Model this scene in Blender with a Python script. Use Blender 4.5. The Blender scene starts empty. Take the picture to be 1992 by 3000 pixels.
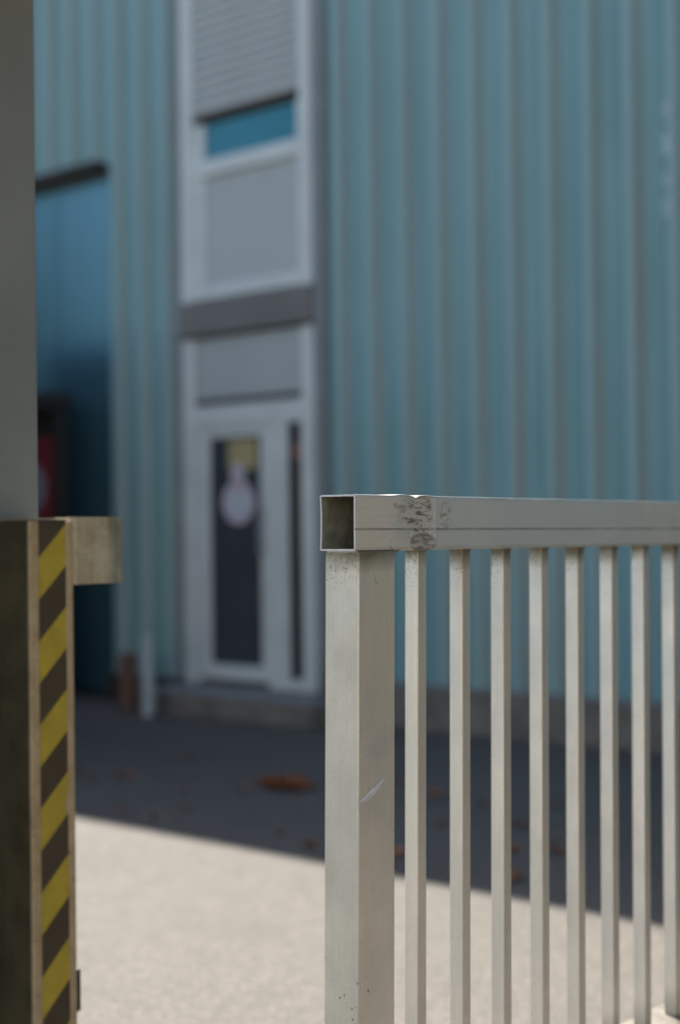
import bpy, bmesh, math, random
from mathutils import Vector, Matrix, noise
random.seed(7)
R = math.radians
S = bpy.context.scene
C = S.collection

# ---------------------------------------------------------------- camera
CAMH = 1.45
cam = bpy.data.cameras.new('camera')
cam.sensor_fit = 'VERTICAL'; cam.sensor_height = 36; cam.sensor_width = 24
cam.lens = 50.4
cam.clip_start = .05; cam.clip_end = 1500
pitch, roll = .01198, -.011925
cp, sp = math.cos(pitch), math.sin(pitch)
F = Vector((0, cp, sp)); R0 = Vector((1, 0, 0)); U0 = Vector((0, -sp, cp))
RX = R0*math.cos(roll) + U0*math.sin(roll)
UX = -R0*math.sin(roll) + U0*math.cos(roll)
co = bpy.data.objects.new('camera', cam); C.objects.link(co)
co.matrix_world = Matrix(((RX.x, UX.x, -F.x, 0), (RX.y, UX.y, -F.y, 0), (RX.z, UX.z, -F.z, CAMH), (0, 0, 0, 1)))
cam.dof.use_dof = True; cam.dof.focus_distance = 2.66; cam.dof.aperture_fstop = 1.4
S.camera = co

# ---------------------------------------------------------------- light
SUN_AZ, SUN_EL = R(-23), R(43.5)
w = bpy.data.worlds.new('World'); S.world = w; w.use_nodes = True
nt = w.node_tree
sky = nt.nodes.new('ShaderNodeTexSky'); sky.sky_type = 'NISHITA'; sky.sun_disc = False
sky.sun_elevation = SUN_EL; sky.sun_rotation = SUN_AZ; sky.air_density = 1.0; sky.dust_density = 1.0; sky.ozone_density = .55
nt.links.new(sky.outputs[0], nt.nodes['Background'].inputs[0])
nt.nodes['Background'].inputs[1].default_value = .072
sl = bpy.data.lights.new('sun', 'SUN'); sl.energy = 5.0; sl.angle = R(.53); sl.color = (1, .95, .87)
so = bpy.data.objects.new('sun', sl); C.objects.link(so)
sd = Vector((math.sin(SUN_AZ)*math.cos(SUN_EL), math.cos(SUN_AZ)*math.cos(SUN_EL), math.sin(SUN_EL)))
so.rotation_euler = sd.to_track_quat('Z', 'Y').to_euler(); so.location = (0, 0, 20)
S.view_settings.view_transform = 'Standard'; S.view_settings.look = 'None'
S.view_settings.exposure = 1.66; S.view_settings.gamma = 1
S.render.engine = 'CYCLES'
S.cycles.use_denoising = True
S.cycles.max_bounces = 8

# ---------------------------------------------------------------- helpers
def obj(name, me, m=None, parent=None, **kw):
    o = bpy.data.objects.new(name, me); C.objects.link(o)
    if m and me is not None and not me.materials: me.materials.append(m)
    if parent: o.parent = parent
    for k, v in kw.items(): o[k] = v
    return o
def thing(name, label, cat, M=None, group=None):
    o = bpy.data.objects.new(name, None); C.objects.link(o); o.empty_display_size = .1
    if M is not None: o.matrix_world = M
    o['label'] = label; o['category'] = cat
    if group: o['group'] = group
    return o
def tag(o, label, cat, group=None):
    o['label'] = label; o['category'] = cat
    if group: o['group'] = group
    return o
def frame(loc, x, y, z=Vector((0, 0, 1))):
    x, y, z = Vector(x), Vector(y), Vector(z)
    return Matrix(((x.x, y.x, z.x, loc[0]), (x.y, y.y, z.y, loc[1]), (x.z, y.z, z.z, loc[2]), (0, 0, 0, 1)))
def fin(bm, name='m', smooth=False):
    bmesh.ops.recalc_face_normals(bm, faces=bm.faces[:])
    me = bpy.data.meshes.new(name); bm.to_mesh(me); bm.free()
    if smooth:
        for p in me.polygons: p.use_smooth = True
    return me
def boxes(lst, bev=0, seg=2, name='m'):
    bm = bmesh.new()
    for (x0, x1, y0, y1, z0, z1) in lst:
        r = bmesh.ops.create_cube(bm, size=1)
        for v in r['verts']:
            v.co = Vector(((v.co.x+.5)*(x1-x0)+x0, (v.co.y+.5)*(y1-y0)+y0, (v.co.z+.5)*(z1-z0)+z0))
    if bev: bmesh.ops.bevel(bm, geom=bm.edges[:], offset=bev, segments=seg, affect='EDGES', profile=.5)
    return fin(bm, name)
def box(x0, x1, y0, y1, z0, z1, bev=0, seg=2): return boxes([(x0, x1, y0, y1, z0, z1)], bev, seg)
def cyl(r, z0, z1, n=24, cx=0, cy=0, bev=0):
    bm = bmesh.new()
    bmesh.ops.create_cone(bm, cap_ends=True, segments=n, radius1=r, radius2=r, depth=z1-z0, matrix=Matrix.Translation((cx, cy, (z0+z1)/2)))
    if bev:
        e = [e for e in bm.edges if abs(e.verts[0].co.z-e.verts[1].co.z) < 1e-5]
        bmesh.ops.bevel(bm, geom=e, offset=bev, segments=3, affect='EDGES')
    return fin(bm)
def shear(me, ax, ay, z0):
    for v in me.vertices:
        v.co.x += ax*(v.co.z-z0); v.co.y += ay*(v.co.z-z0)
    return me

# ---------------------------------------------------------------- material helpers
class MT:
    def __init__(s, name):
        s.m = bpy.data.materials.new(name); s.m.use_nodes = True
        s.t = s.m.node_tree; s.b = s.t.nodes['Principled BSDF']
    def n(s, ty, **kw):
        x = s.t.nodes.new(ty)
        for k, v in kw.items():
            if k.startswith('i_'): x.inputs[k[2:].replace('_', ' ')].default_value = v
            else: setattr(x, k, v)
        return x
    def l(s, a, b): s.t.links.new(a, b)
    def coord(s, scale=(1, 1, 1), rand=False, out='Object'):
        tc = s.n('ShaderNodeTexCoord'); mp = s.n('ShaderNodeMapping'); mp.inputs['Scale'].default_value = scale
        s.l(tc.outputs[out], mp.inputs['Vector'])
        if rand:
            oi = s.n('ShaderNodeObjectInfo'); mu = s.n('ShaderNodeVectorMath', operation='SCALE')
            cb = s.n('ShaderNodeCombineXYZ')
            for i in range(3): s.l(oi.outputs['Random'], cb.inputs[i])
            mu.inputs['Scale'].default_value = 37.; s.l(cb.outputs[0], mu.inputs[0]); s.l(mu.outputs[0], mp.inputs['Location'])
        return mp.outputs[0]
    def noise(s, vec, scale, detail=4, rough=.6):
        x = s.n('ShaderNodeTexNoise'); x.inputs['Scale'].default_value = scale; x.inputs['Detail'].default_value = detail
        x.inputs['Roughness'].default_value = rough; s.l(vec, x.inputs['Vector']); return x.outputs['Fac']
    def ramp(s, fac, stops):
        x = s.n('ShaderNodeValToRGB'); s.l(fac, x.inputs[0]); e = x.color_ramp.elements
        while len(e) < len(stops): e.new(.5)
        for k, (p, c) in enumerate(stops):
            e[k].position = p; e[k].color = (c[0], c[1], c[2], 1) if hasattr(c, '__len__') else (c, c, c, 1)
        return x.outputs[0]
    def mr(s, v, a, b, c=0, d=1, smooth=False):
        x = s.n('ShaderNodeMapRange'); x.clamp = True
        if smooth: x.interpolation_type = 'SMOOTHSTEP'
        for k, q in zip(('From Min', 'From Max', 'To Min', 'To Max'), (a, b, c, d)): x.inputs[k].default_value = q
        s.l(v, x.inputs['Value']); return x.outputs[0]
    def math(s, op, a, b=None):
        x = s.n('ShaderNodeMath', operation=op)
        for k, q in enumerate((a, b)):
            if q is None: continue
            if isinstance(q, (int, float)): x.inputs[k].default_value = q
            else: s.l(q, x.inputs[k])
        return x.outputs[0]
    def mix(s, fac, a, b, mode='MIX'):
        x = s.n('ShaderNodeMix', data_type='RGBA', blend_type=mode)
        for k, q in ((0, fac), (6, a), (7, b)):
            if isinstance(q, (int, float)): x.inputs[k].default_value = q
            elif isinstance(q, tuple): x.inputs[k].default_value = (*q, 1)
            else: s.l(q, x.inputs[k])
        return x.outputs[2]
    def bump(s, h, st=.2, dist=.01):
        x = s.n('ShaderNodeBump'); x.inputs['Strength'].default_value = st; x.inputs['Distance'].default_value = dist
        s.l(h, x.inputs['Height']); s.l(x.outputs[0], s.b.inputs['Normal'])
    def set(s, **kw):
        for k, v in kw.items():
            i = s.b.inputs[{'col': 'Base Color', 'rough': 'Roughness', 'metal': 'Metallic', 'spec': 'Specular IOR Level', 'coat': 'Coat Weight'}[k]]
            if isinstance(v, (int, float)): i.default_value = v
            elif isinstance(v, tuple): i.default_value = (*v, 1)
            else: s.l(v, i)
        return s
    def sep(s, vec):
        x = s.n('ShaderNodeSeparateXYZ'); s.l(vec, x.inputs[0]); return x.outputs

def plain(name, col, rough=.6, metal=0, var=.12, scale=6, spec=.5):
    m = MT(name); v = m.coord()
    n = m.noise(v, scale)
    a = tuple(c*(1-var) for c in col); b = tuple(min(1, c*(1+var)) for c in col)
    m.set(col=m.ramp(n, [(.3, a), (.7, b)]), rough=rough, metal=metal, spec=spec)
    return m.m

# ---- weathered aluminium of the gate (local coordinates: x along the gate, y through it, z up)
Z0 = 1.513       # top of the gate's end above ground, in gate-local z
def alu(name, kind):
    m = MT(name)
    tc = m.coord(rand=(kind == 'bar'))
    base = m.coord()
    xyz = m.sep(base)
    if kind == 'rail': st = m.noise(m.coord((3, 90, 160)), 2.2, 5, .65)
    else: st = m.noise(m.coord((150, 150, 3.2), rand=(kind == 'bar')), 1.6, 5, .65)
    cloud = m.noise(tc, 7, 4, .55)
    fine = m.noise(tc, 240, 3, .6)
    col = m.ramp(st, [(.25, (.82, .785, .725)), (.75, (.96, .92, .86))])
    col = m.mix(m.mr(cloud, .35, .7), col, m.mix(1.0, col, (.82, .81, .78), 'MULTIPLY'))
    col = m.mix(m.mr(fine, .3, .75, 0, .25), col, (.46, .44, .39))
    big = m.noise(m.coord((2, 2, 1.6), rand=(kind == 'bar')), 2.3, 3, .5)
    col = m.mix(m.mr(big, .42, .62, 0, .32), col, (.58, .60, .605))
    rough = m.mr(cloud, .3, .7, .34, .50); metal = .65 if kind == 'rail' else .8
    if kind in ('bar', 'post'):
        # speckled grime under the rail, fading out downwards
        sp_ = m.n('ShaderNodeTexNoise'); sp_.inputs['Scale'].default_value = 330 if kind == 'bar' else 360
        sp_.inputs['Detail'].default_value = 5; sp_.inputs['Roughness'].default_value = .7
        m.l(m.coord((1, 1, .55), rand=(kind == 'bar')), sp_.inputs['Vector'])
        top = m.mr(xyz[2], Z0-.34, Z0-.10, 0, 1)
        top = m.math('POWER', top, 2.2)
        lump = m.mr(m.noise(tc, 26, 3), .38, .62)
        thr = m.math('SUBTRACT', .69, m.math('MULTIPLY', top, .20))
        msk = m.mr(m.math('SUBTRACT', sp_.outputs['Fac'], thr), 0, .03)
        tn = m.n('ShaderNodeTexCoord'); side = m.math('LESS_THAN', m.sep(tn.outputs['Normal'])[0], -.5)
        msk = m.math('MULTIPLY', msk, side)
        msk = m.math('MULTIPLY', msk, m.math('MULTIPLY', m.mr(top, .02, .12), m.mr(lump, 0, 1, .35, 1)))
        col = m.mix(m.math('MULTIPLY', msk, .8), col, (.10, .11, .085))
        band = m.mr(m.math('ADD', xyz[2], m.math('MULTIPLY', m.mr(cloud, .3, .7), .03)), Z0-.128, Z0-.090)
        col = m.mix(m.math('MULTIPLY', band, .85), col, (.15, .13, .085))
        # foot of the bars: rusty dirt splashed from the bottom rail
        foot = m.mr(m.math('ADD', xyz[2], m.math('MULTIPLY', cloud, .06)), .30, .38, 1, 0)
        col = m.mix(m.math('MULTIPLY', foot, .75), col, (.13, .10, .06))
    if kind == 'post':
        # pits
        vo = m.n('ShaderNodeTexVoronoi'); vo.inputs['Scale'].default_value = 75
        m.l(m.coord((1, 1, .75)), vo.inputs['Vector'])
        pit = m.math('LESS_THAN', vo.outputs['Distance'], .17)
        msk = m.mr(m.noise(base, 14, 2), .52, .6)
        lo = m.mr(xyz[2], .50, .98, 1, .05)
        rn = m.math('LESS_THAN', m.sep(vo.outputs['Color'])[0], .35)
        pit = m.math('MULTIPLY', m.math('MULTIPLY', pit, rn), m.math('MULTIPLY', msk, lo))
        col = m.mix(m.math('MULTIPLY', pit, .9), col, (.035, .03, .025))
    if kind == 'rail':
        # oily smears round the dented weld
        def blob(cx, cz, rx, rz):
            a = m.math('POWER', m.math('DIVIDE', m.math('SUBTRACT', xyz[0], cx), rx), 2)
            b = m.math('POWER', m.math('DIVIDE', m.math('SUBTRACT', xyz[2], cz), rz), 2)
            return m.mr(m.math('ADD', a, b), 0, 1, 1, 0, True)
        smear = m.noise(m.coord((26, 26, 70)), 1.0, 5, .6)
        cn = m.noise(m.coord((34, 20, 62)), 1.0, 3, .55)
        ln = m.mr(m.math('ABSOLUTE', m.math('SUBTRACT', cn, .52)), .006, .03, 1, 0)
        fing = m.math('MAXIMUM', ln, m.mr(m.noise(m.coord((22, 20, 120)), 1.0, 4, .6), .53, .62))
        area = m.math('MINIMUM', m.math('MULTIPLY', blob(.186, Z0-.034, .040, .052), 2.2), 1)
        area2 = m.math('MINIMUM', m.math('MULTIPLY', blob(.262, Z0-.036, .022, .036), 2.2), 1)
        area3 = m.math('MINIMUM', m.math('MULTIPLY', blob(.128, Z0-.022, .026, .034), 2), 1)
        area4 = m.math('MINIMUM', m.math('MULTIPLY', blob(.192, Z0-.090, .048, .024), 2), 1)
        area5 = m.math('MINIMUM', m.math('MULTIPLY', blob(.160, Z0-.050, .026, .06), 2), 1)
        yel = m.mr(m.math('MULTIPLY', area, 1.6), .15, .6)
        col = m.mix(m.math('MULTIPLY', yel, .8), col, (.34, .30, .17))
        # grey heat bloom left of the weld and cleaner ground metal further on
        bloom = m.math('MULTIPLY', blob(.17, Z0-.06, .09, .09), .5)
        col = m.mix(bloom, col, (.56, .59, .62))
        cool = m.mr(xyz[0], .16, .30)
        cool = m.math('MULTIPLY', cool, m.mr(xyz[0], .75, 1.15, 1, .1))
        col = m.mix(m.math('MULTIPLY', cool, .6), col, (.62, .68, .72))
        dk = m.math('MULTIPLY', area, m.mr(fing, 0, 1, .1, 1))
        dk = m.math('MAXIMUM', dk, m.math('MULTIPLY', area2, m.math('MULTIPLY', fing, .75)))
        dk = m.math('MAXIMUM', dk, m.math('MULTIPLY', area3, m.mr(smear, .5, .62, 0, .7)))
        dk = m.math('MAXIMUM', dk, m.math('MULTIPLY', area4, m.mr(smear, .36, .58, .25, 1.0)))
        dk = m.math('MAXIMUM', dk, m.math('MULTIPLY', area5, m.mr(smear, .50, .60, 0, .9)))
        col = m.mix(m.math('MULTIPLY', dk, .92), col, (.07, .06, .038))
        under = m.mr(m.math('ADD', xyz[2], m.math('MULTIPLY', cloud, .012)), Z0-.096, Z0-.088, 1, 0)
        col = m.mix(m.math('MULTIPLY', under, .35), col, (.25, .23, .18))
        gl = m.mr(m.math('ABSOLUTE', m.math('SUBTRACT', xyz[2], Z0-.0636)), .0012, .0026, 1, 0)
        col = m.mix(m.math('MULTIPLY', gl, m.mr(smear, .3, .6, .2, .6)), col, (.16, .15, .12))
        top = m.mr(m.math('ADD', xyz[2], m.math('MULTIPLY', smear, .012)), Z0+.0005, Z0+.006, 0, 1)
        col = m.mix(m.math('MULTIPLY', top, .5), col, (.27, .25, .20))
        rough = m.mix(dk, rough, (.7, .7, .7)); metal = m.mr(m.math('MAXIMUM', dk, m.math('MULTIPLY', yel, .8)), 0, 1, .65, 0)
    m.set(col=col, rough=rough, metal=metal)
    m.bump(m.math('ADD', m.math('MULTIPLY', st, .6), m.math('MULTIPLY', fine, .4)), .18, .0015)
    return m.m
M_bar, M_post, M_rail = alu('aluminium_bar', 'bar'), alu('aluminium_post', 'post'), alu('aluminium_rail', 'rail')
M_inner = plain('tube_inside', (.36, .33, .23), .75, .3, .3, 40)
M_bright = plain('fresh_aluminium', (.70, .72, .77), .35, .35, .15, 90)
M_dirt = plain('groove_dirt', (.10, .095, .075), .85, 0, .3, 60)

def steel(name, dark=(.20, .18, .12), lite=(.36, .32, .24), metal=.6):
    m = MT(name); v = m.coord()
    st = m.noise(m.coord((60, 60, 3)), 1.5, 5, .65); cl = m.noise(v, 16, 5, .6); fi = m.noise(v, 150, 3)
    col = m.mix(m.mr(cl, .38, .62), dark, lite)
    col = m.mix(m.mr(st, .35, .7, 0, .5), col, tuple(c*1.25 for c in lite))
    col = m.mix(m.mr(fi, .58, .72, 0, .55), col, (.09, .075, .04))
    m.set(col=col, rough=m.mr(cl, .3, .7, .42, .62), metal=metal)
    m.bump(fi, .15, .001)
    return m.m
M_steel = steel('shade_darkened_steel', (.032, .026, .012), (.065, .054, .028), .3)  # near-black olive stands in for the deep shade on the post's side
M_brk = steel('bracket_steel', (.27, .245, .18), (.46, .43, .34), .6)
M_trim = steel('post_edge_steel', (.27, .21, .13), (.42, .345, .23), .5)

def hazard():
    m = MT('hazard_stripes'); v = m.coord(); x = m.sep(v)
    t = m.math('SUBTRACT', x[2], x[0])          # 45 degree bands
    t = m.math('DIVIDE', m.math('SUBTRACT', t, 1.4125+.0605), .1256)
    fr = m.math('FRACT', m.math('ADD', t, 40.0))
    ye = m.math('GREATER_THAN', fr, .5)
    n = m.noise(v, 22, 4); sc = m.noise(v, 130, 4, .7)
    yc = m.mix(m.mr(n, .35, .7), (.42, .32, .025), (.33, .25, .02))
    bc = m.mix(m.mr(n, .35, .7), (.030, .022, .012), (.055, .038, .020))
    col = m.mix(ye, bc, yc)
    col = m.mix(m.mr(sc, .66, .74, 0, .6), col, (.16, .12, .05))
    m.set(col=col, rough=m.mr(n, .3, .7, .42, .6), metal=0)
    return m.m
M_haz = hazard()
def render_wall():
    m = MT('pillar_render'); v = m.coord()
    a = m.noise(v, 3, 5); b = m.noise(v, 60, 5, .65)
    m.set(col=m.mix(m.mr(a, .3, .7), (.165, .185, .182), (.215, .235, .228)), rough=.6, spec=.4)
    m.bump(b, .08, .002); return m.m
M_pillar = render_wall()

def siding():
    m = MT('teal_siding'); v = m.coord(rand=True); x = m.sep(m.coord())
    st = m.noise(m.coord((9, 9, .45), rand=True), 1.4, 5, .6)
    cl = m.noise(v, .8, 4, .6)
    col = m.mix(m.mr(st, .3, .7), (.135, .285, .295), (.19, .36, .365))
    col = m.mix(m.mr(cl, .35, .7, 0, .5), col, (.22, .39, .42))
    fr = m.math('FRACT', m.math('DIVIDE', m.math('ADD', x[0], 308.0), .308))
    ridge_hl = m.mr(m.math('ABSOLUTE', m.math('SUBTRACT', fr, .40)), .07, .14, 1, 0, True)  # rib ridges painted paler as their highlight
    col = m.mix(m.math('MULTIPLY', ridge_hl, .6), col, (.28, .43, .435))
    # brown-grey bands painted on the right-hand rib slopes for the dull reflection there
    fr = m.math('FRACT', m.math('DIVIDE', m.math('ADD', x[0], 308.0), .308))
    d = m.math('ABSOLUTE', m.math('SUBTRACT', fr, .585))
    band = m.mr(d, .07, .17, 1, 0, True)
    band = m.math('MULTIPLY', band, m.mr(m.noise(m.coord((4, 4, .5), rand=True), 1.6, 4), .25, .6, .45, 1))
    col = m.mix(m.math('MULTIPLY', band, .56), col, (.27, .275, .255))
    m.set(col=col, rough=m.mr(st, .3, .7, .42, .55), spec=.45)
    return m.m
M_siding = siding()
M_fade = plain('faded_paint_mark', (.33, .47, .48), .6, 0, .2, 12)
M_white = plain('white_window_frame', (.56, .615, .60), .4, 0, .07, 3)
M_infill = plain('pale_grey_infill', (.395, .44, .435), .4, 0, .05, 2)
M_slat = plain('roller_shutter_slat', (.40, .44, .43), .45, 0, .05, 3)
M_band = plain('grey_fascia', (.15, .147, .135), .55, 0, .1, 3)
M_dark = plain('dark_gap', (.03, .028, .025), .8, 0, .2, 5)
M_flash = plain('grey_flashing', (.20, .225, .23), .5, 0, .12, 3)
M_conc = plain('stained_concrete', (.16, .15, .13), .9, 0, .35, 5)
M_concl = plain('pale_concrete', (.22, .22, .21), .9, 0, .2, 6)
M_body = plain('warehouse_core', (.12, .14, .15), .8, 0, .1, 2)
def glass(name, col, rough=.06, spec=.6):
    m = MT(name); n = m.noise(m.coord(), 1.3, 3)
    m.set(col=m.mix(m.mr(n, .3, .7), col, tuple(c*1.2 for c in col)), rough=rough, spec=spec); return m.m
M_gteal = glass('teal_tinted_glass', (.01, .17, .235), .05, .5)
M_gdark = glass('dark_door_glass', (.045, .055, .060), .06, .4)
M_gblack = glass('unlit_side_glass', (.006, .004, .003), .08, .12)
def bluedoor():
    m = MT('blue_glossy_door'); n = m.noise(m.coord((1, 1, .4)), 1.2, 4)
    m.set(col=m.mix(m.mr(n, .3, .7), (.11, .25, .31), (.13, .28, .34)), rough=.27, metal=.65); return m.m
M_bdoor = bluedoor()
def asphalt():
    m = MT('asphalt'); v = m.coord()
    a = m.noise(v, .35, 5, .55); b = m.noise(v, 5, 6, .7); c = m.noise(v, 60, 4, .7)
    vo = m.n('ShaderNodeTexVoronoi'); vo.inputs['Scale'].default_value = 85; m.l(v, vo.inputs['Vector'])
    st = m.sep(vo.outputs['Color'])[0]
    col = m.mix(m.mr(a, .3, .7), (.095, .087, .076), (.116, .106, .092))
    col = m.mix(m.mr(b, .35, .7, 0, .55), col, (.080, .071, .062))
    col = m.mix(m.mr(st, .55, 1, 0, .65), col, (.20, .175, .148))
    col = m.mix(m.mr(c, .5, .7, 0, .5), col, (.066, .059, .052))
    d = m.noise(v, 14, 3, .6); col = m.mix(m.mr(d, .56, .72, 0, .5), col, (.15, .132, .112)); col = m.mix(m.mr(d, .44, .3, 0, .5), col, (.072, .064, .056))
    e = m.noise(v, 1.3, 3, .5); col = m.mix(m.mr(e, .58, .7, 0, .28), col, (.075, .067, .058))
    m.set(col=col, rough=.88, spec=.3)
    m.bump(m.math('ADD', m.math('MULTIPLY', st, .5), c), .5, .006); return m.m
M_asph = asphalt()
M_leafs = [plain('leaf_orange', (.27, .085, .02), .6, 0, .3, 40), plain('leaf_brown', (.15, .05, .025), .7, 0, .3, 40), plain('leaf_pale', (.34, .25, .16), .6, 0, .25, 40)]
M_red = plain('red_board', (.34, .03, .03), .45, 0, .08, 4)
M_disc = plain('pale_print', (.50, .45, .55), .5, 0, .1, 8)
M_kiosk = plain('dark_brown_steel', (.04, .036, .03), .6, 0, .2, 4)
M_yel = plain('yellow_paper', (.36, .31, .16), .7, 0, .12, 9)
M_paper = plain('white_paper', (.46, .48, .54), .6, 0, .1, 20)
M_pink = plain('pink_print', (.48, .36, .40), .6, 0, .15, 12)
M_green = plain('pale_green_print', (.38, .55, .52), .6, 0, .1, 12)
M_brick = plain('rusty_brown_bollard', (.12, .06, .045), .7, 0, .3, 9)
M_wbol = plain('white_bollard_paint', (.34, .39, .41), .5, 0, .15, 9)
M_rubber = plain('black_rubber', (.012, .012, .018), .5, 0, .2, 60)
M_orange = plain('orange_sticker', (.20, .06, .025), .6, 0, .1, 10)

# ---------------------------------------------------------------- ground
bm = bmesh.new(); bmesh.ops.create_grid(bm, x_segments=4, y_segments=4, size=400)
g = obj('ground', fin(bm), M_asph); g['kind'] = 'structure'

# ---------------------------------------------------------------- warehouse
AW = .8712
W = Vector((math.sin(AW), -math.cos(AW), 0)); N = Vector((-math.cos(AW), -math.sin(AW), 0))
P0 = Vector((1.32028, 9.63035, 0))
MW = frame(P0, W, -N)                   # local x along the wall, y into the building, z up
TOP = 7.15
wh = thing('warehouse', 'large warehouse clad in pale teal ribbed metal with a tall white door bay', 'warehouse', MW)
obj('core', boxes([(-1.86, 16, .13, 12, 0, TOP), (-4.44, -3.52, .13, 12, 0, TOP), (-16, -4.44, .13, 12, 4.60, TOP), (-16, -4.44, .34, 12, 0, 4.60),
                   (-3.52, -1.86, .26, 12, 0, 6.4), (-3.52, -1.86, .13, 12, 6.4, TOP)]), M_body, wh)
obj('roof_cap', box(-16.1, 16.1, -.02, 12.1, TOP, TOP+.18, .01), M_flash, wh)
obj('plinth', boxes([(-1.86, 16, .0, .128, 0, .30)], .012), M_conc, wh)
obj('plinth', boxes([(-4.44, -3.50, .04, .128, 0, .22)], .012), M_kiosk, wh)
obj('ledge', boxes([(-1.86, 16, -.012, .128, .302, .325)], .005), M_concl, wh)
PITCH = .308
def sheet(nr, x0, z0, z1):
    # one trapezoidal sheet of nr ribs starting at x0 (multiple of the pitch): ridge y=.06, valley y=.10
    prof = [(0, .112), (.034, .112), (.080, .059), (.086, .056), (.150, .056), (.156, .059), (.200, .112), (.308, .112)]
    pts = []
    for k in range(nr):
        for (a, b) in (prof if k == nr-1 else prof[:-1]): pts.append((x0+k*PITCH+a, b))
    bm = bmesh.new(); rows = []
    for zi in range(5):
        z = z0+(z1-z0)*zi/4; rows.append([bm.verts.new((a, b, z)) for a, b in pts])
    back = [[bm.verts.new((a, b+.004, z)) for a, b in pts] for z in (z0, z1)]
    for r0, r1 in zip(rows, rows[1:]):
        for i in range(len(pts)-1): bm.faces.new((r0[i], r0[i+1], r1[i+1], r1[i]))
    for (f, b) in ((rows[0], back[0]), (rows[-1], back[1])):
        for i in range(len(pts)-1): bm.faces.new((f[i], f[i+1], b[i+1], b[i]))
    return fin(bm)
PH = -1.90                    # rib phase, start of the first period right of the bay
def sheets(kstart, nrib, z0, z1):
    me = sheet(nrib[0], 0, z0, z1)
    x = PH + kstart*PITCH
    for i in range(nrib[1]):
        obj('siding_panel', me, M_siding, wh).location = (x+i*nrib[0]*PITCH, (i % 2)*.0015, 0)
sheets(0, (3, 19), .327, TOP)
XL = (-4.418-PH)/PITCH
sheets(XL, (3, 1), .225, TOP)
sheets(XL-36, (3, 12), 4.70, TOP)
for k, (z, h) in enumerate(((4.03, .10), (3.80, .13), (3.60, .08), (3.40, .12))):
    obj('faded_marking', box(.935, .995, .0535, .0555, z, z+h), M_fade, wh)
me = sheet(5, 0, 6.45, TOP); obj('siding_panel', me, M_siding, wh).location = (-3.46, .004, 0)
obj('corner_flashing', boxes([(-2.035, -1.955, .075, .125, .20, 6.6), (-1.945, -1.895, .055, .128, .34, TOP)], .004), M_flash, wh)
obj('corner_flashing', boxes([(-3.535, -3.475, .05, .128, .22, TOP)], .004), M_flash, wh)
# upper window
def strips(lst, bev=.006): return boxes(lst, bev)
uw = obj('window', strips([(-3.465, -3.325, .055, .16, 3.34, 6.45), (-2.145, -2.03, .055, .16, 3.34, 6.45),
                           (-3.323, -3.205, .075, .17, 3.35, 4.84), (-2.185, -2.147, .075, .17, 3.35, 4.84),
                           (-3.323, -2.147, .058, .16, 4.355, 4.49), (-3.323, -2.147, .058, .16, 3.345, 3.455)]), M_white, wh)
obj('pane', box(-3.21, -2.16, .10, .125, 4.48, 5.2), M_gteal, uw)
obj('infill_panel', box(-3.21, -2.16, .10, .125, 3.45, 4.36), M_infill, uw)
obj('shutter_bar', box(-3.321, -2.149, .068, .12, 4.790, 4.872, .01), M_dark, uw)
def slat_mesh(x0, x1, h, d):
    pr = [(.082, 0), (.082-d*.7, h*.05), (.082-d, h*.22), (.082-d, h*.5), (.082-d*.75, h*.75), (.082-d*.25, h*.93), (.082, h)]
    bm = bmesh.new(); a = [bm.verts.new((x0, y, z)) for y, z in pr]; b = [bm.verts.new((x1, y, z)) for y, z in pr]
    for k in range(len(pr)): bm.faces.new((a[k], a[(k+1) % len(pr)], b[(k+1) % len(pr)], b[k]))
    bm.faces.new(a[::-1]); bm.faces.new(b)
    return fin(bm)
slat = slat_mesh(-3.321, -2.149, .080, .019)
obj('shutter_back', boxes([(-3.321, -2.149, .083, .087, 4.88, 6.4)]), M_dark, uw)
for k in range(19): obj('slat', slat, M_slat, uw).location = (0, 0, 4.875+k*.0825)
# fascia between window and door
obj('fascia', boxes([(-3.465, -2.03, .045, .2, 3.055, 3.335)], .006), M_band, wh)
obj('fascia_lip', boxes([(-3.465, -2.03, .03, .12, 3.030, 3.053)], .004), M_dark, wh)
# lower bay: shutter box, door, side light
lb = obj('door_frame', strips([(-3.465, -3.325, .055, .16, .20, 3.028), (-2.145, -2.03, .055, .16, .19, 3.028),
                               (-3.323, -2.147, .058, .16, 2.29, 2.47), (-2.52, -2.335, .060, .16, .20, 2.292),
                               (-2.335, -2.147, .060, .16, .19, .288)]), M_white, wh)
obj('shutter_bar', box(-3.322, -2.148, .066, .12, 2.472, 2.52, .008), M_dark, lb)
slat2 = slat_mesh(-3.322, -2.148, .0545, .012)
obj('shutter_back', boxes([(-3.322, -2.148, .083, .087, 2.53, 3.02)]), M_dark, lb)
for k in range(9): obj('slat', slat2, M_slat, lb).location = (0, 0, 2.523+k*.0555)
sdl = obj('side_window', boxes([(-2.333, -2.312, .07, .14, .29, 2.288), (-2.176, -2.147, .07, .14, .29, 2.288)]), M_white, wh)
obj('pane', box(-2.312, -2.176, .10, .115, .29, 2.288), M_gblack, sdl)
dr = obj('door', strips([(-3.313, -3.18, .07, .13, .245, 2.285), (-2.605, -2.523, .07, .13, .245, 2.285),
                         (-3.18, -2.605, .07, .13, 2.205, 2.285), (-3.18, -2.605, .07, .13, .245, .365)]), M_white, wh)
obj('pane', box(-3.18, -2.605, .092, .108, .365, 2.205), M_gdark, dr)
obj('handle', boxes([(-2.585, -2.555, .01, .035, 1.25, 1.62), (-2.58, -2.56, .035, .07, 1.28, 1.30), (-2.58, -2.56, .035, .07, 1.57, 1.59)], .006), M_flash, dr)
obj('sill', box(-3.47, -2.02, .02, .2, .16, .20, .006), M_concl, wh)
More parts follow.
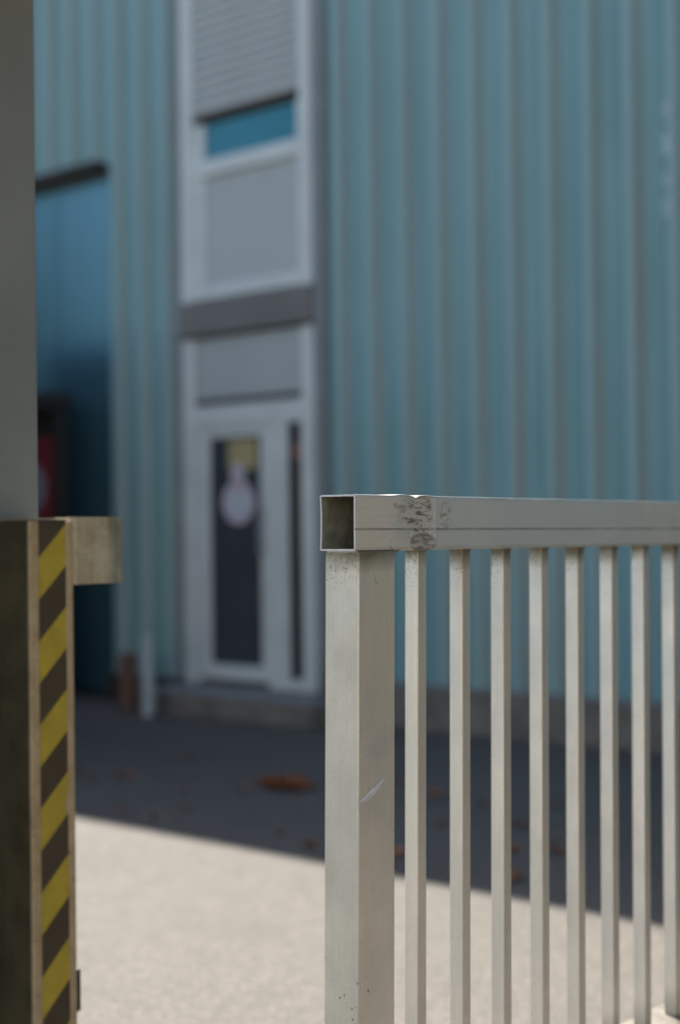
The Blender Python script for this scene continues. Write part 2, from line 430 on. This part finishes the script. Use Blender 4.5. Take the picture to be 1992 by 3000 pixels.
# blue sliding door under a lintel, on the left
obj('lintel', box(-14, -4.45, -.03, .33, 4.62, 4.70, .01), M_dark, wh)
bd = obj('sliding_door', box(-14, -4.46, .16, .22, .04, 4.60, .004), M_bdoor, wh)
for k in range(8): obj('door_seam', box(-5.2-k*1.1, -5.19-k*1.1, .150, .159, .05, 4.59), M_bdoor, bd)
# entrance step
st_ = thing('entrance_step', 'low stained concrete step in front of the white door', 'step', MW @ Matrix.Translation((-2.6, 0, 0)))
obj('block', box(-.92, .92, -.40, -.004, 0, .155, .015), M_conc, st_)
obj('tread', box(-.93, .93, -.41, -.003, .156, .185, .008), M_concl, st_)

# things on the door glass
po = obj('poster', box(-.155, .155, -.002, .002, -.12, .12), M_yel)
po.matrix_world = MW @ Matrix.Translation((-2.815, .088, 2.06)); tag(po, 'yellow paper notice at the top of the dark door glass', 'poster')
def disc(r, n=40, y0=-.002, y1=.002, sx=1, sz=1, cz=0):
    bm = bmesh.new()
    f = [bm.verts.new((math.cos(2*math.pi*k/n)*r*sx, y0, math.sin(2*math.pi*k/n)*r*sz+cz)) for k in range(n)]
    b = [bm.verts.new((v.co.x, y1, v.co.z)) for v in f]
    bm.faces.new(f); bm.faces.new(b[::-1])
    for k in range(n): bm.faces.new((f[k], b[k], b[(k+1) % n], f[(k+1) % n]))
    return fin(bm)
rd = thing('round_sign', 'round white paper decoration with a pink top hanging on the door glass', 'decoration', MW @ Matrix.Translation((-2.865, .086, 1.675)))
obj('disc', disc(.162), M_paper, rd)
obj('rim', disc(.178, y0=.001, y1=.003), M_pink, rd)
obj('top', disc(.075, y0=-.005, y1=-.0025, cz=.21, sz=1.35), M_paper, rd)
obj('bow', disc(.055, y0=-.008, y1=-.0055, cz=.15, sz=1.5, sx=.9), M_pink, rd)
obj('centre', disc(.035, y0=-.005, y1=-.0025), M_green, rd)
os_ = obj('sticker', box(-.045, .045, -.001, .001, -.06, .06), M_orange); os_.matrix_world = MW @ Matrix.Translation((-2.235, .097, 2.06))
tag(os_, 'small orange sticker high on the narrow dark side window', 'sticker')

# kiosk and red board, mostly behind the pillar
ki = thing('kiosk', 'dark brown steel meter cabinet with a flat hood in front of the blue door', 'cabinet', MW @ Matrix.Translation((-4.90, 0, 0)))
obj('body', box(-1.4, .0, -.12, .02, 0, 2.54, .006), M_kiosk, ki)
obj('hood', box(-1.45, .045, -.30, .03, 2.545, 2.69, .008), M_kiosk, ki)
rb = thing('red_board', 'red board with a pale round emblem fixed to the dark cabinet', 'sign', MW @ Matrix.Translation((-4.875, -.135, 0)))
obj('board', box(-.80, -.07, -.02, .006, 1.2, 2.30, .004), M_red, rb)
obj('emblem', disc(.22, y0=-.026, y1=-.021, cz=1.85), M_disc, rb).location = (-.345, 0, 0)
# unseen container added to shade the wall foot and darken the blue door
ct = thing('container', 'added dark grey shading container left of the cabinet, hidden by the pillar', 'container', MW @ Matrix.Translation((-5.28, -4.03, 0)))
obj('shell', box(-1.2, 1.2, -3, 3, .12, 3.3, .02), M_kiosk, ct)
for k in range(19): obj('rib', box(1.202, 1.225, -2.9+k*.31, -2.77+k*.31, .25, 3.2, .008), M_kiosk, ct)
for sx in (-1, 1):
    for sy in (-1, 1): obj('corner_casting', box(sx*1.2-.09, sx*1.2+.02, sy*2.95-.07, sy*2.95+.07, 0, .178, .01), M_dark, ct)

# bollards
for nm, s_, off, r_, h_, mt, lb_ in (('bollard', -3.66, .40, .075, .46, M_brick, 'short rusty brown bollard at the foot of the wall, left of the white one'),
                                     ('bollard', -3.20, .60, .050, .64, M_wbol, 'taller white bollard standing at the left end of the entrance step')):
    b_ = thing(nm, lb_, 'bollard', MW @ Matrix.Translation((s_, -off, 0)))
    obj('post', cyl(r_, 0, h_, 28, bev=.012), mt, b_)
    obj('base_plate', cyl(r_+.03, 0, .012, 28), M_dark, b_)

# ---------------------------------------------------------------- sliding gate
AG = .7472
gd = Vector((math.sin(AG), math.cos(AG), 0)); nd = Vector((-math.cos(AG), math.sin(AG), 0))
GH = Vector((.67957256, .73357861, -.00659986)); NN = Vector((-.73355447, .67960418, .00599963)); UP = GH.cross(NN)
O = Vector((.02762, 2.59943, 1.51301))
MG = frame(O - UP*Z0, GH, NN, UP)
gate = thing('sliding_gate', 'weathered aluminium sliding gate with vertical bars and an open-ended top tube', 'gate', MG)
SX, SY = .0234, .014
TW, TH, GL = .088, .103, 3.7

def rail_mesh():
    # hollow rectangular tube with a shallow groove on the near face and a dented, welded stretch
    r = .0035
    def rrect(x0, y0, x1, y1, r, n=4):
        out = []
        for cx, cy, a0 in ((x1-r, y0+r, -90), (x1-r, y1-r, 0), (x0+r, y1-r, 90), (x0+r, y0+r, 180)):
            for k in range(n+1):
                a = R(a0+90*k/n); out.append((cx+r*math.cos(a), cy+r*math.sin(a)))
        return out
    def dens(p, step):
        out = []
        for a, b in zip(p, p[1:]+p[:1]):
            L = math.dist(a, b); k = max(1, int(L/step))
            out += [(a[0]+(b[0]-a[0])*i/k, a[1]+(b[1]-a[1])*i/k) for i in range(k)]
        return out
    outer = dens(rrect(0, -TH, TW, 0, r), .006)
    # groove in the near face (y = 0 side -> first coord 0)
    sec = []
    for (y, z) in outer:
        d = abs(z + .0635)
        if y < .0005 and d < .004: continue
        sec.append((y, z))
    gi = max(i for i, (y, z) in enumerate(sec) if y < .0005 and z > -.0635)
    gr = [(0, -.0612), (.0016, -.0622), (.0018, -.0646), (0, -.0656)]
    # near face runs downwards or upwards? insert in matching order
    ni = [i for i, (y, z) in enumerate(sec) if y < .0005]
    zs = [(sec[i][1], i) for i in ni]
    above = min((z, i) for z, i in zs if z > -.0635)[1]; below = max((z, i) for z, i in zs if z < -.0635)[1]
    if below > above: sec = sec[:above+1] + gr + sec[above+1:]
    else: sec = sec[:below+1] + gr[::-1] + sec[below+1:]
    n = len(sec)
    xs = [0, .0015, .004, .008, .015, .03, .05, .075] + [.09+.004*k for k in range(46)] + [.29, .33, .4, .6, 1, 1.5, 2, 3, GL]
    def disp(x, y, z):
        dy = dz = 0
        # weld bulge and dent near x=.17
        g1 = math.exp(-((x-.172)/.022)**2); g2 = math.exp(-((x-.135)/.02)**2); g3 = math.exp(-((x-.228)/.012)**2)
        top = max(0, 1+z/.035)
        low = max(0, 1+(-TH-z)/-.03) if False else max(0, 1-(z+TH)/.03)
        if y < TW*.6:
            nz = noise.noise(Vector((x*55, y*30, z*45)))
            dy += g1*(.0035*top + .0022*nz) - g3*.0008 + .0016*math.exp(-((x-.19)/.035)**2)*noise.noise(Vector((x*140, 3, z*110)))
        if z > -.012:
            kink = -.0030*math.exp(-((x-.178)/.006)**2) + .0022*g2 + .0018*math.exp(-((x-.205)/.016)**2)
            dz += kink*(1 if y < TW*.7 else .35)
        if z < -TH+.012: dz += .0006*noise.noise(Vector((x*60, 1, 5))) - .0012*g1
        # ragged open end
        e = math.exp(-x/.01)
        dy += e*.0007*noise.noise(Vector((2, y*60, z*60)))
        dz += e*.0007*noise.noise(Vector((9, y*60, z*60)))
        # far side wall of the mouth bowed a little
        if y > TW*.9: dy += .0018*math.exp(-x/.05)*math.cos((z+TH/2)/TH*math.pi)*-1
        return dy, dz
    bm = bmesh.new(); rings = []
    for x in xs:
        ring = []
        for (y, z) in sec:
            a, b = disp(x, y, z); ring.append(bm.verts.new((x, y+a, z+b+Z0)))
        rings.append(ring)
    for A, B in zip(rings, rings[1:]):
        for i in range(n): bm.faces.new((A[i], A[(i+1) % n], B[(i+1) % n], B[i]))
    t = .0032
    inner = []
    for x in (0, .06, .3, GL):
        ring = []
        for (y, z) in sec:
            yy = min(max(y, t), TW-t); zz = min(max(z, -TH+t), -t)
            a, b = disp(x, y, z) if x < .05 else (0, 0)
            ring.append(bm.verts.new((x, yy+a, zz+b+Z0)))
        inner.append(ring)
    endf = [bm.faces.new((rings[0][i], inner[0][i], inner[0][(i+1) % n], rings[0][(i+1) % n])) for i in range(n)]
    inf = []
    for A, B in zip(inner, inner[1:]):
        for i in range(n): inf.append(bm.faces.new((A[i], B[i], B[(i+1) % n], A[(i+1) % n])))
    bmesh.ops.recalc_face_normals(bm, faces=bm.faces[:])
    me = bpy.data.meshes.new('top_rail')
    for f in bm.faces: f.smooth = False
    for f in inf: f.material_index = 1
    for f in endf: f.material_index = 2
    bm.to_mesh(me); bm.free()
    return me
rm = rail_mesh(); rm.materials.append(M_rail); rm.materials.append(M_inner); rm.materials.append(M_bright)
for p in rm.polygons: p.use_smooth = p.material_index == 0
try:
    rm.set_sharp_from_angle(angle=R(25))
except Exception: pass
obj('top_rail', rm, None, gate)
zt = Z0-TH; zr = .280; zb = .115
obj('end_post', shear(box(.010, .112, .0002, .083, zr-.0, zt-.0005, .0022, 3), SX, SY, Z0), M_post, gate)
obj('far_post', shear(box(GL-.11, GL-.01, .0002, .083, zr, zt-.0005, .0022, 3), SX, SY, Z0), M_post, gate)
shx = lambda z: SX*(z-Z0)
br = boxes([(-.03+shx(zr), GL, -.008+SY*(zr-Z0), .100+SY*(zr-Z0), zb, zr)], .004, 3)
obj('bottom_rail', br, M_post, gate)
barm = shear(box(0, .028, .028, .060, zr-.002, zt+.001, .0022, 3), SX, SY, Z0)
i = 0
while .2102+.1381*i < GL-.16:
    o = obj('bar', barm, M_bar, gate); o.location = (.2102+.1381*i+random.uniform(-.0008, .0008), random.uniform(-.0006, .0006), 0); i += 1
# weld fillets
bar_end = i
def bead(p0, p1, r, amp=.3, n=26, seg=8, mat=M_bright):
    p0, p1 = Vector(p0), Vector(p1); d = (p1-p0).normalized(); a = d.orthogonal().normalized(); b = d.cross(a)
    bm = bmesh.new(); rings = []
    for k in range(n+1):
        c = p0.lerp(p1, k/n); rr = r*(1+amp*math.sin(k*2.4)*.5+random.uniform(-amp, amp)*.4)*(0.4 if k in (0, n) else 1)
        rings.append([bm.verts.new(c+(a*math.cos(2*math.pi*j/seg)+b*math.sin(2*math.pi*j/seg))*rr) for j in range(seg)])
    for A, B in zip(rings, rings[1:]):
        for j in range(seg): bm.faces.new((A[j], A[(j+1) % seg], B[(j+1) % seg], B[j]))
    bm.faces.new(rings[0][::-1]); bm.faces.new(rings[-1])
    return fin(bm, smooth=True)
obj('weld', bead((.010, .003, zt-.001), (.010, .080, zt-.001), .0032), M_rail, gate)
obj('weld', bead((.1125, .001, zt-.001), (.1125, .078, zt-.001), .0045), M_rail, gate)
obj('weld', bead((.2285, .0005, Z0-.004), (.2285, .0005, Z0-TH+.004), .0016, .15, 30), M_rail, gate)
wb = bead((-.0005, .027, zt-.0005), (-.0005, .061, zt-.0005), .0026, .35, 12, 6)
wb2 = bead((-.001, .0272, zt-.0005), (.029, .0272, zt-.0005), .0026, .35, 12, 6)
for k in range(bar_end):
    for mm in (wb, wb2):
        if not mm.materials: mm.materials.append(M_bar)
        obj('weld', mm, None, gate).location = (.2102+.1381*k, 0, 0)
# corner gusset fillet between post and rail
bm = bmesh.new()
fil = [(0, 0)] + [(.017-.017*math.sin(R(a)), -.017+.017*math.cos(R(a))) for a in range(0, 91, 15)]
fv = [bm.verts.new((.112+shx(zt)+x, .0001, zt+z)) for x, z in fil]; bv = [bm.verts.new((v.co.x, .008, v.co.z)) for v in fv]
bm.faces.new(fv); bm.faces.new(bv[::-1])
for k in range(len(fv)): bm.faces.new((fv[k], bv[k], bv[(k+1) % len(fv)], fv[(k+1) % len(fv)]))
obj('gusset', fin(bm), M_post, gate)
# gouge: bright curl of metal across the near face of the end post
def gp(a, c, b=0): return Vector((a + SX*(c-Z0), b + SY*(c-Z0), c))
bm = bmesh.new(); A_, B_, M_ = [], [], []
nseg = 22
for k in range(nseg+1):
    t = k/nseg; a = .011+.070*t; c = .957+.034*t-.010*math.sin(math.pi*t)*.6
    wdt = .0068*math.sin(math.pi*min(1, t*.97+.02))**.8
    A_.append(bm.verts.new(gp(a-wdt*.5, c+wdt*.75+random.uniform(-.0006, .0006), -.0004)))
    M_.append(bm.verts.new(gp(a-wdt*.1, c+wdt*.2, .0004-.0026)))
    B_.append(bm.verts.new(gp(a+wdt*.45, c-wdt*.75, -.0004)))
for k in range(nseg):
    bm.faces.new((A_[k], A_[k+1], M_[k+1], M_[k])); bm.faces.new((M_[k], M_[k+1], B_[k+1], B_[k]))
obj('gouge', fin(bm, smooth=True), M_bright, gate)
def scratch(pts, r, face='near'):
    bm = bmesh.new(); L = []
    for a, c in pts:
        for s in (1, -1):
            if face == 'near': L.append(bm.verts.new(gp(a, c+s*r, -.0003)))
            else:
                p = gp(.010, c+s*r, a); p.x -= .0003; L.append(bm.verts.new(p))
    for k in range(0, len(L)-2, 2): bm.faces.new((L[k], L[k+1], L[k+3], L[k+2]))
    return fin(bm)
obj('scratch', scratch([(.078, .628), (.066, .6265), (.055, .629), (.045, .6275), (.034, .622), (.026, .6215), (.016, .617), (.003, .615)], .0005, 'end'), M_bright, gate)
def arc(cx, cz, rx, rz, a0, a1, n=14): return [(cx+rx*math.cos(R(a0+(a1-a0)*k/n)), cz+rz*math.sin(R(a0+(a1-a0)*k/n))) for k in range(n+1)]
obj('scuff', scratch(arc(.075, zt-.028, .026, .040, 165, 235), .0009), M_dirt, gate)
obj('scuff', scratch(arc(.108, zt+.012, .009, .012, 140, 250), .0012), M_dirt, gate)

# ---------------------------------------------------------------- receiver post, bracket, pillar
P2 = Vector((-.41338, 2.19991, 0))
ML = frame(P2, gd, nd)
rp = thing('receiver_post', 'square steel gate post with black and yellow hazard tape on its face', 'gate post', ML)
ZP = 1.469
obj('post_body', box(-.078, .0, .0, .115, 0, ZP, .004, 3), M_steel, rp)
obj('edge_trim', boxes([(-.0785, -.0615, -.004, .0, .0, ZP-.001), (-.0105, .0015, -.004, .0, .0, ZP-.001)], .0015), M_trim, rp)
ht = boxes([(-.0612, -.0108, -.0022, -.0003, 0, ZP-.003)])
obj('hazard_tape', ht, M_haz, rp)
obj('cap', box(-.077, .0, .001, .114, ZP, ZP+.0025, .001), M_trim, rp)
obj('tape_tear', boxes([(-.0155, -.0107, -.0026, -.0021, 1.022, 1.052)], .0), M_trim, rp)
# receiving bracket: channel open towards the gate, near plate with a bent lip
bm = bmesh.new()
def plate(pts, z0, z1, th):
    vs = []
    for z in (z0, z1):
        for (x, y) in pts: vs.append(bm.verts.new((x, y, z)))
    n = len(pts)
    vb = []
    for z in (z0, z1):
        for (x, y) in pts: vb.append(bm.verts.new((x, y+th, z)))
    for k in range(n-1):
        bm.faces.new((vs[k], vs[k+1], vs[n+k+1], vs[n+k])); bm.faces.new((vb[k+1], vb[k], vb[n+k], vb[n+k+1]))
        bm.faces.new((vs[k], vb[k], vb[k+1], vs[k+1])); bm.faces.new((vs[n+k+1], vb[n+k+1], vb[n+k], vs[n+k]))
    bm.faces.new((vs[0], vs[n], vb[n], vb[0])); bm.faces.new((vs[n-1], vb[n-1], vb[2*n-1], vs[2*n-1]))
plate([(.002, .004), (.012, .0), (.074, .0), (.080, .001), (.105, .008)], 1.3695, 1.4735, .004)
plate([(.002, .096), (.068, .100), (.105, .108)], 1.3695, 1.4735, .004)
obj('bracket', fin(bm), M_brk, rp)
obj('bracket_web', box(.0018, .006, .008, .096, 1.370, 1.473), M_brk, rp)
obj('rubber_stop', box(-.012, .011, -.002, .04, .716, .781, .003, 3), M_rubber, rp)

pi_ = thing('gate_pillar', 'smooth grey rendered pillar behind the striped gate post, cut by the left edge', 'pillar', ML)
obj('shaft', box(-.75, .0295, .122, .60, 0, 2.398, .004, 3), M_pillar, pi_)
obj('added_coping', box(-.85, .10, -.32, .70, 2.40, 2.52, .008), M_conc, pi_)  # unseen overhang added to darken the top of the pillar

# ---------------------------------------------------------------- fallen leaves
def leaf_mesh(size, seed):
    rnd = random.Random(seed); bm = bmesh.new(); n = 10
    c = bm.verts.new((0, 0, size*.10)); ring = []
    for k in range(n):
        a = 2*math.pi*k/n; r = size*(.5 if k % 2 == 0 else .30)*rnd.uniform(.8, 1.15)
        ring.append(bm.verts.new((r*math.cos(a)*1.25, r*math.sin(a), .006+size*rnd.uniform(.0, .35))))
    for k in range(n): bm.faces.new((c, ring[k], ring[(k+1) % n]))
    s1 = bm.verts.new((size*.6, 0, .012)); s2 = bm.verts.new((size*.95, .004, .006)); bm.faces.new((ring[0], s1, s2))
    return fin(bm)
LV = [(-1.569, 8.554, 1), (-1.479, 8.397, 1), (-1.292, 8.453, 0), (-1.161, 7.446, 0), (-.966, 7.251, 2), (-.812, 7.443, 1), (-.989, 9.091, 1), (-.864, 7.925, 1),
      (-.555, 7.977, 0), (-.229, 8.3, 0), (-.187, 8.057, 0), (-.304, 6.811, 1), (-.156, 6.57, 0), (.3, 8.176, 1), (.51, 7.746, 0), (.723, 7.522, 0), (1.087, 7.435, 1),
      (.476, 6.977, 1), (.854, 6.955, 1), (.976, 6.644, 2), (.948, 6.387, 0), (.754, 6.424, 0), (.683, 5.888, 0), (2.007, 9.167, 0), (.234, 6.351, 0), (1.75, 9.0, 1), (-1.7, 8.9, 1),
      (1.35, 8.2, 1), (.05, 9.3, 1)]
lm = [leaf_mesh(s, k) for k, s in enumerate((.10, .085, .12, .075))]
LL = ['dark brown leaf nearest the striped gate post, far down the shaded yard', 'dark brown leaf just right of the one nearest the striped post',
 'orange leaf in the shaded yard below the white bollard', 'dark brown leaf close to the shadow edge, near the striped post',
 'pale tan leaf lying almost on the shadow edge in the yard', 'dark brown leaf right of the pale tan leaf near the shadow edge',
 'dark brown leaf lying below the left end of the entrance step', 'dark brown leaf between the entrance step and the pale tan leaf',
 'orange leaf just left of the leaf drift', 'orange leaf just right of the leaf drift, the farther of two', 'orange leaf just right of the leaf drift, the nearer of two',
 'dark brown leaf between the leaf drift and the shadow edge', 'orange leaf beside the gate end post, nearest the shadow edge',
 'dark brown leaf seen between the gate end post and the first bar, farther one', 'orange leaf seen through the first gap between gate bars',
 'bright orange leaf seen through the second gap between gate bars', 'dark brown leaf seen through the fourth gap between gate bars',
 'dark brown leaf low in the first gap between gate bars', 'dark brown leaf in the third gap between gate bars, the farther one',
 'pale tan leaf in the fourth gap between gate bars', 'orange leaf in the fourth gap between gate bars, nearest the shadow edge',
 'orange leaf in the third gap between gate bars', 'orange leaf touching the shadow edge in the third gap between gate bars',
 'orange leaf at the foot of the plinth behind the last bars on the right', 'orange leaf between the end post and first bar, nearest the shadow edge',
 'dark brown leaf at the foot of the plinth near the right edge', 'dark brown leaf far back beside the striped gate post',
 'dark brown leaf in the middle of the shade behind the sixth gate bar', 'dark brown leaf close to the plinth just right of the gate end post']
cache = {}
for k, (x, y, c) in enumerate(LV):
    key = (k % 4, c)
    if key not in cache:
        me = lm[k % 4].copy(); me.materials.append(M_leafs[c]); cache[key] = me
    o = obj('fallen_leaf', cache[key]); o.location = (x, y, .002); o.rotation_euler = (0, 0, random.uniform(0, 6.28))
    o.scale = ((.7 if c == 1 else .82),)*3
    tag(o, LL[k], 'leaf', 'dry leaves scattered over the shaded yard')
lp = thing('leaf_pile', 'small drift of orange dry leaves on the shaded asphalt left of the gate post', 'leaf pile', Matrix.Translation((-.36, 8.06, 0)))
for k in range(30):
    t = random.uniform(-1, 1)
    key = (k % 4, 0 if random.random() < .8 else 1)
    if key not in cache:
        me = lm[key[0]].copy(); me.materials.append(M_leafs[key[1]]); cache[key] = me
    o = obj('leaf', cache[key], None, lp); o.location = (t*.13+random.gauss(0, .015), -t*.09+random.gauss(0, .05), .004+random.uniform(0, .03))
    o.rotation_euler = (random.uniform(-.5, .5), random.uniform(-.5, .5), random.uniform(0, 6.28)); o.scale = (.8,)*3

# ---------------------------------------------------------------- unseen trees added round the yard to darken reflections
def crown_mesh(seed, H, Rr, n, q):
    rnd = random.Random(seed); vs = []; fs = []
    lobes = [(rnd.uniform(0, 6.28), rnd.uniform(.1, .95), rnd.uniform(.6, 1.2)) for _ in range(26)]
    for k in range(n):
        a0, t0, sc = rnd.choice(lobes)
        t = min(1, max(0, t0+rnd.gauss(0, .09))); r = Rr*(1-t)**.75*sc*rnd.uniform(.35, 1.0)+.15
        a = a0+rnd.gauss(0, .45); c = Vector((r*math.cos(a), r*math.sin(a), .9+t*(H-.9)))
        u = Vector((rnd.gauss(0, 1), rnd.gauss(0, 1), rnd.gauss(0, 1))).normalized(); v = u.orthogonal().normalized(); e = q*rnd.uniform(.6, 1.4)
        b = len(vs); vs += [c-u*e, c+v*e*.45, c+u*e, c-v*e*.45]; fs.append((b, b+1, b+2, b+3))
    me = bpy.data.meshes.new('crown'); me.from_pydata(vs, [], fs); return me
M_fol = plain('evergreen_foliage', (.035, .055, .022), .7, 0, .4, 2)
M_bark = plain('bark', (.10, .075, .05), .9, 0, .3, 20)
crowns = [crown_mesh(k, 8.5, 2.3, 9000, .26) for k in range(2)]
trunk = bmesh.new(); bmesh.ops.create_cone(trunk, cap_ends=True, segments=12, radius1=.22, radius2=.04, depth=7.6, matrix=Matrix.Translation((0, 0, 3.8))); trunk = fin(trunk)
spots = []
for k in range(6):  # right row added to darken the near faces of the gate
    p = Vector((.3, 1.1, 0)) + gd*(1.6+2.7*k) - nd*(9.5+.4*(k % 2)); spots.append((p.x, p.y, 'added evergreen tree %s in the unseen row behind the photographer on the right'))
for k in range(6): spots.append((-20-1.2*(k % 2), 13.5+2.6*k, 'added evergreen tree %s in the unseen row left of the yard'))  # left row added for the dark reflection in the blue door
od = ['standing first', 'standing second', 'standing third', 'standing fourth', 'standing fifth', 'standing last']
for k, (x, y, lb_) in enumerate(spots):
    t = thing('added_evergreen', lb_ % od[k % 6], 'tree', Matrix.Translation((x, y, 0)) @ Matrix.Rotation(k*1.3, 4, 'Z'), 'added evergreen trees round the yard')
    if k > 5: t.scale = (1, 1, 1.1)
    obj('trunk', trunk, M_bark, t); obj('crown', crowns[k % 2], M_fol, t)

M_street = plain('warm_render', (.50, .37, .20), .85, 0, .12, 2)
a0 = Vector((.3, 1.1, 0)) - gd*4 - nd*7.2
sw = thing('bounce_wall', 'added beige wall behind the photographer, bouncing warm light onto the gate', 'wall', frame(a0, gd, nd))  # unseen wall added to bounce warm sunlight onto the gate
obj('wall', box(0, 26, -.12, .12, 0, 3.0, .01), M_street, sw)
obj('added_coping', box(-.04, 26.04, -.17, .17, 3.002, 3.07, .01), M_concl, sw)

def round_crown(seed, n, q, c0, rad):
    rnd = random.Random(seed); vs = []; fs = []
    lobes = []
    for _ in range(30):
        d = Vector((rnd.gauss(0, 1), rnd.gauss(0, 1), rnd.gauss(0, .8))).normalized()*rnd.uniform(.3, .95)
        lobes.append(Vector((d.x*rad[0], d.y*rad[1], d.z*rad[2])))
    for k in range(n):
        c = Vector(c0)+rnd.choice(lobes)+Vector((rnd.gauss(0, .28), rnd.gauss(0, .28), rnd.gauss(0, .2)))
        u = Vector((rnd.gauss(0, 1), rnd.gauss(0, 1), rnd.gauss(0, 1))).normalized(); v = u.orthogonal().normalized(); e = q*rnd.uniform(.6, 1.4)
        b = len(vs); vs += [c-u*e, c+v*e*.5, c+u*e, c-v*e*.5]; fs.append((b, b+1, b+2, b+3))
    me = bpy.data.meshes.new('crown'); me.from_pydata(vs, [], fs); return me
M_leafg = plain('broadleaf_foliage', (.07, .075, .03), .65, 0, .4, 2)
t = thing('added_tree', 'added broad tree shading the gate and pillar from beside the photographer', 'tree', Matrix.Translation((2.9, -1.6, 0)))  # unseen crown added to dim the sky over pillar and gate
obj('trunk', cyl(.16, 0, 3.6, 14), M_bark, t)
obj('crown', round_crown(4, 11000, .10, (-.1, .3, 4.3), (1.9, 2.0, 1.2)), M_leafg, t)

# unseen white house added behind and left of the camera to brighten the gate
hs = thing('house', 'added white house with a red tiled roof, bouncing sunlight from behind the photographer', 'house', frame((-15.5, -6.6, 0), Vector((1, .12, 0)).normalized(), Vector((-.12, 1, 0)).normalized()))
obj('wall', box(0, 12, -8, 0, 0, 5.6, .01), plain('white_render', (.74, .70, .65), .85, 0, .08, 1), hs)
bm = bmesh.new(); q = [bm.verts.new(c) for c in ((-.4, .5, 5.602), (12.4, .5, 5.602), (12.4, -8.5, 5.602), (-.4, -8.5, 5.602), (2, -4, 8.2), (10, -4, 8.2))]
for f in ((0, 1, 5, 4), (1, 2, 5), (2, 3, 4, 5), (3, 0, 4), (0, 3, 2, 1)): bm.faces.new([q[k] for k in f])
obj('roof', fin(bm), plain('red_tiles', (.22, .09, .05), .8, 0, .2, 4), hs)
for x in (1.5, 4.5, 9.2):
    for z in (1.0, 3.7):
        wn = obj('window', boxes([(x-.55, x-.5, .002, .06, z, z+1.3), (x+.5, x+.55, .002, .06, z, z+1.3), (x-.5, x+.5, .002, .06, z, z+.05), (x-.5, x+.5, .002, .06, z+1.25, z+1.3)]), M_white, hs)
        obj('pane', box(x-.5, x+.5, .002, .02, z+.05, z+1.25), M_gdark, wn)
obj('door', box(6.4, 7.4, .002, .05, .02, 2.15, .005), M_brick, hs)
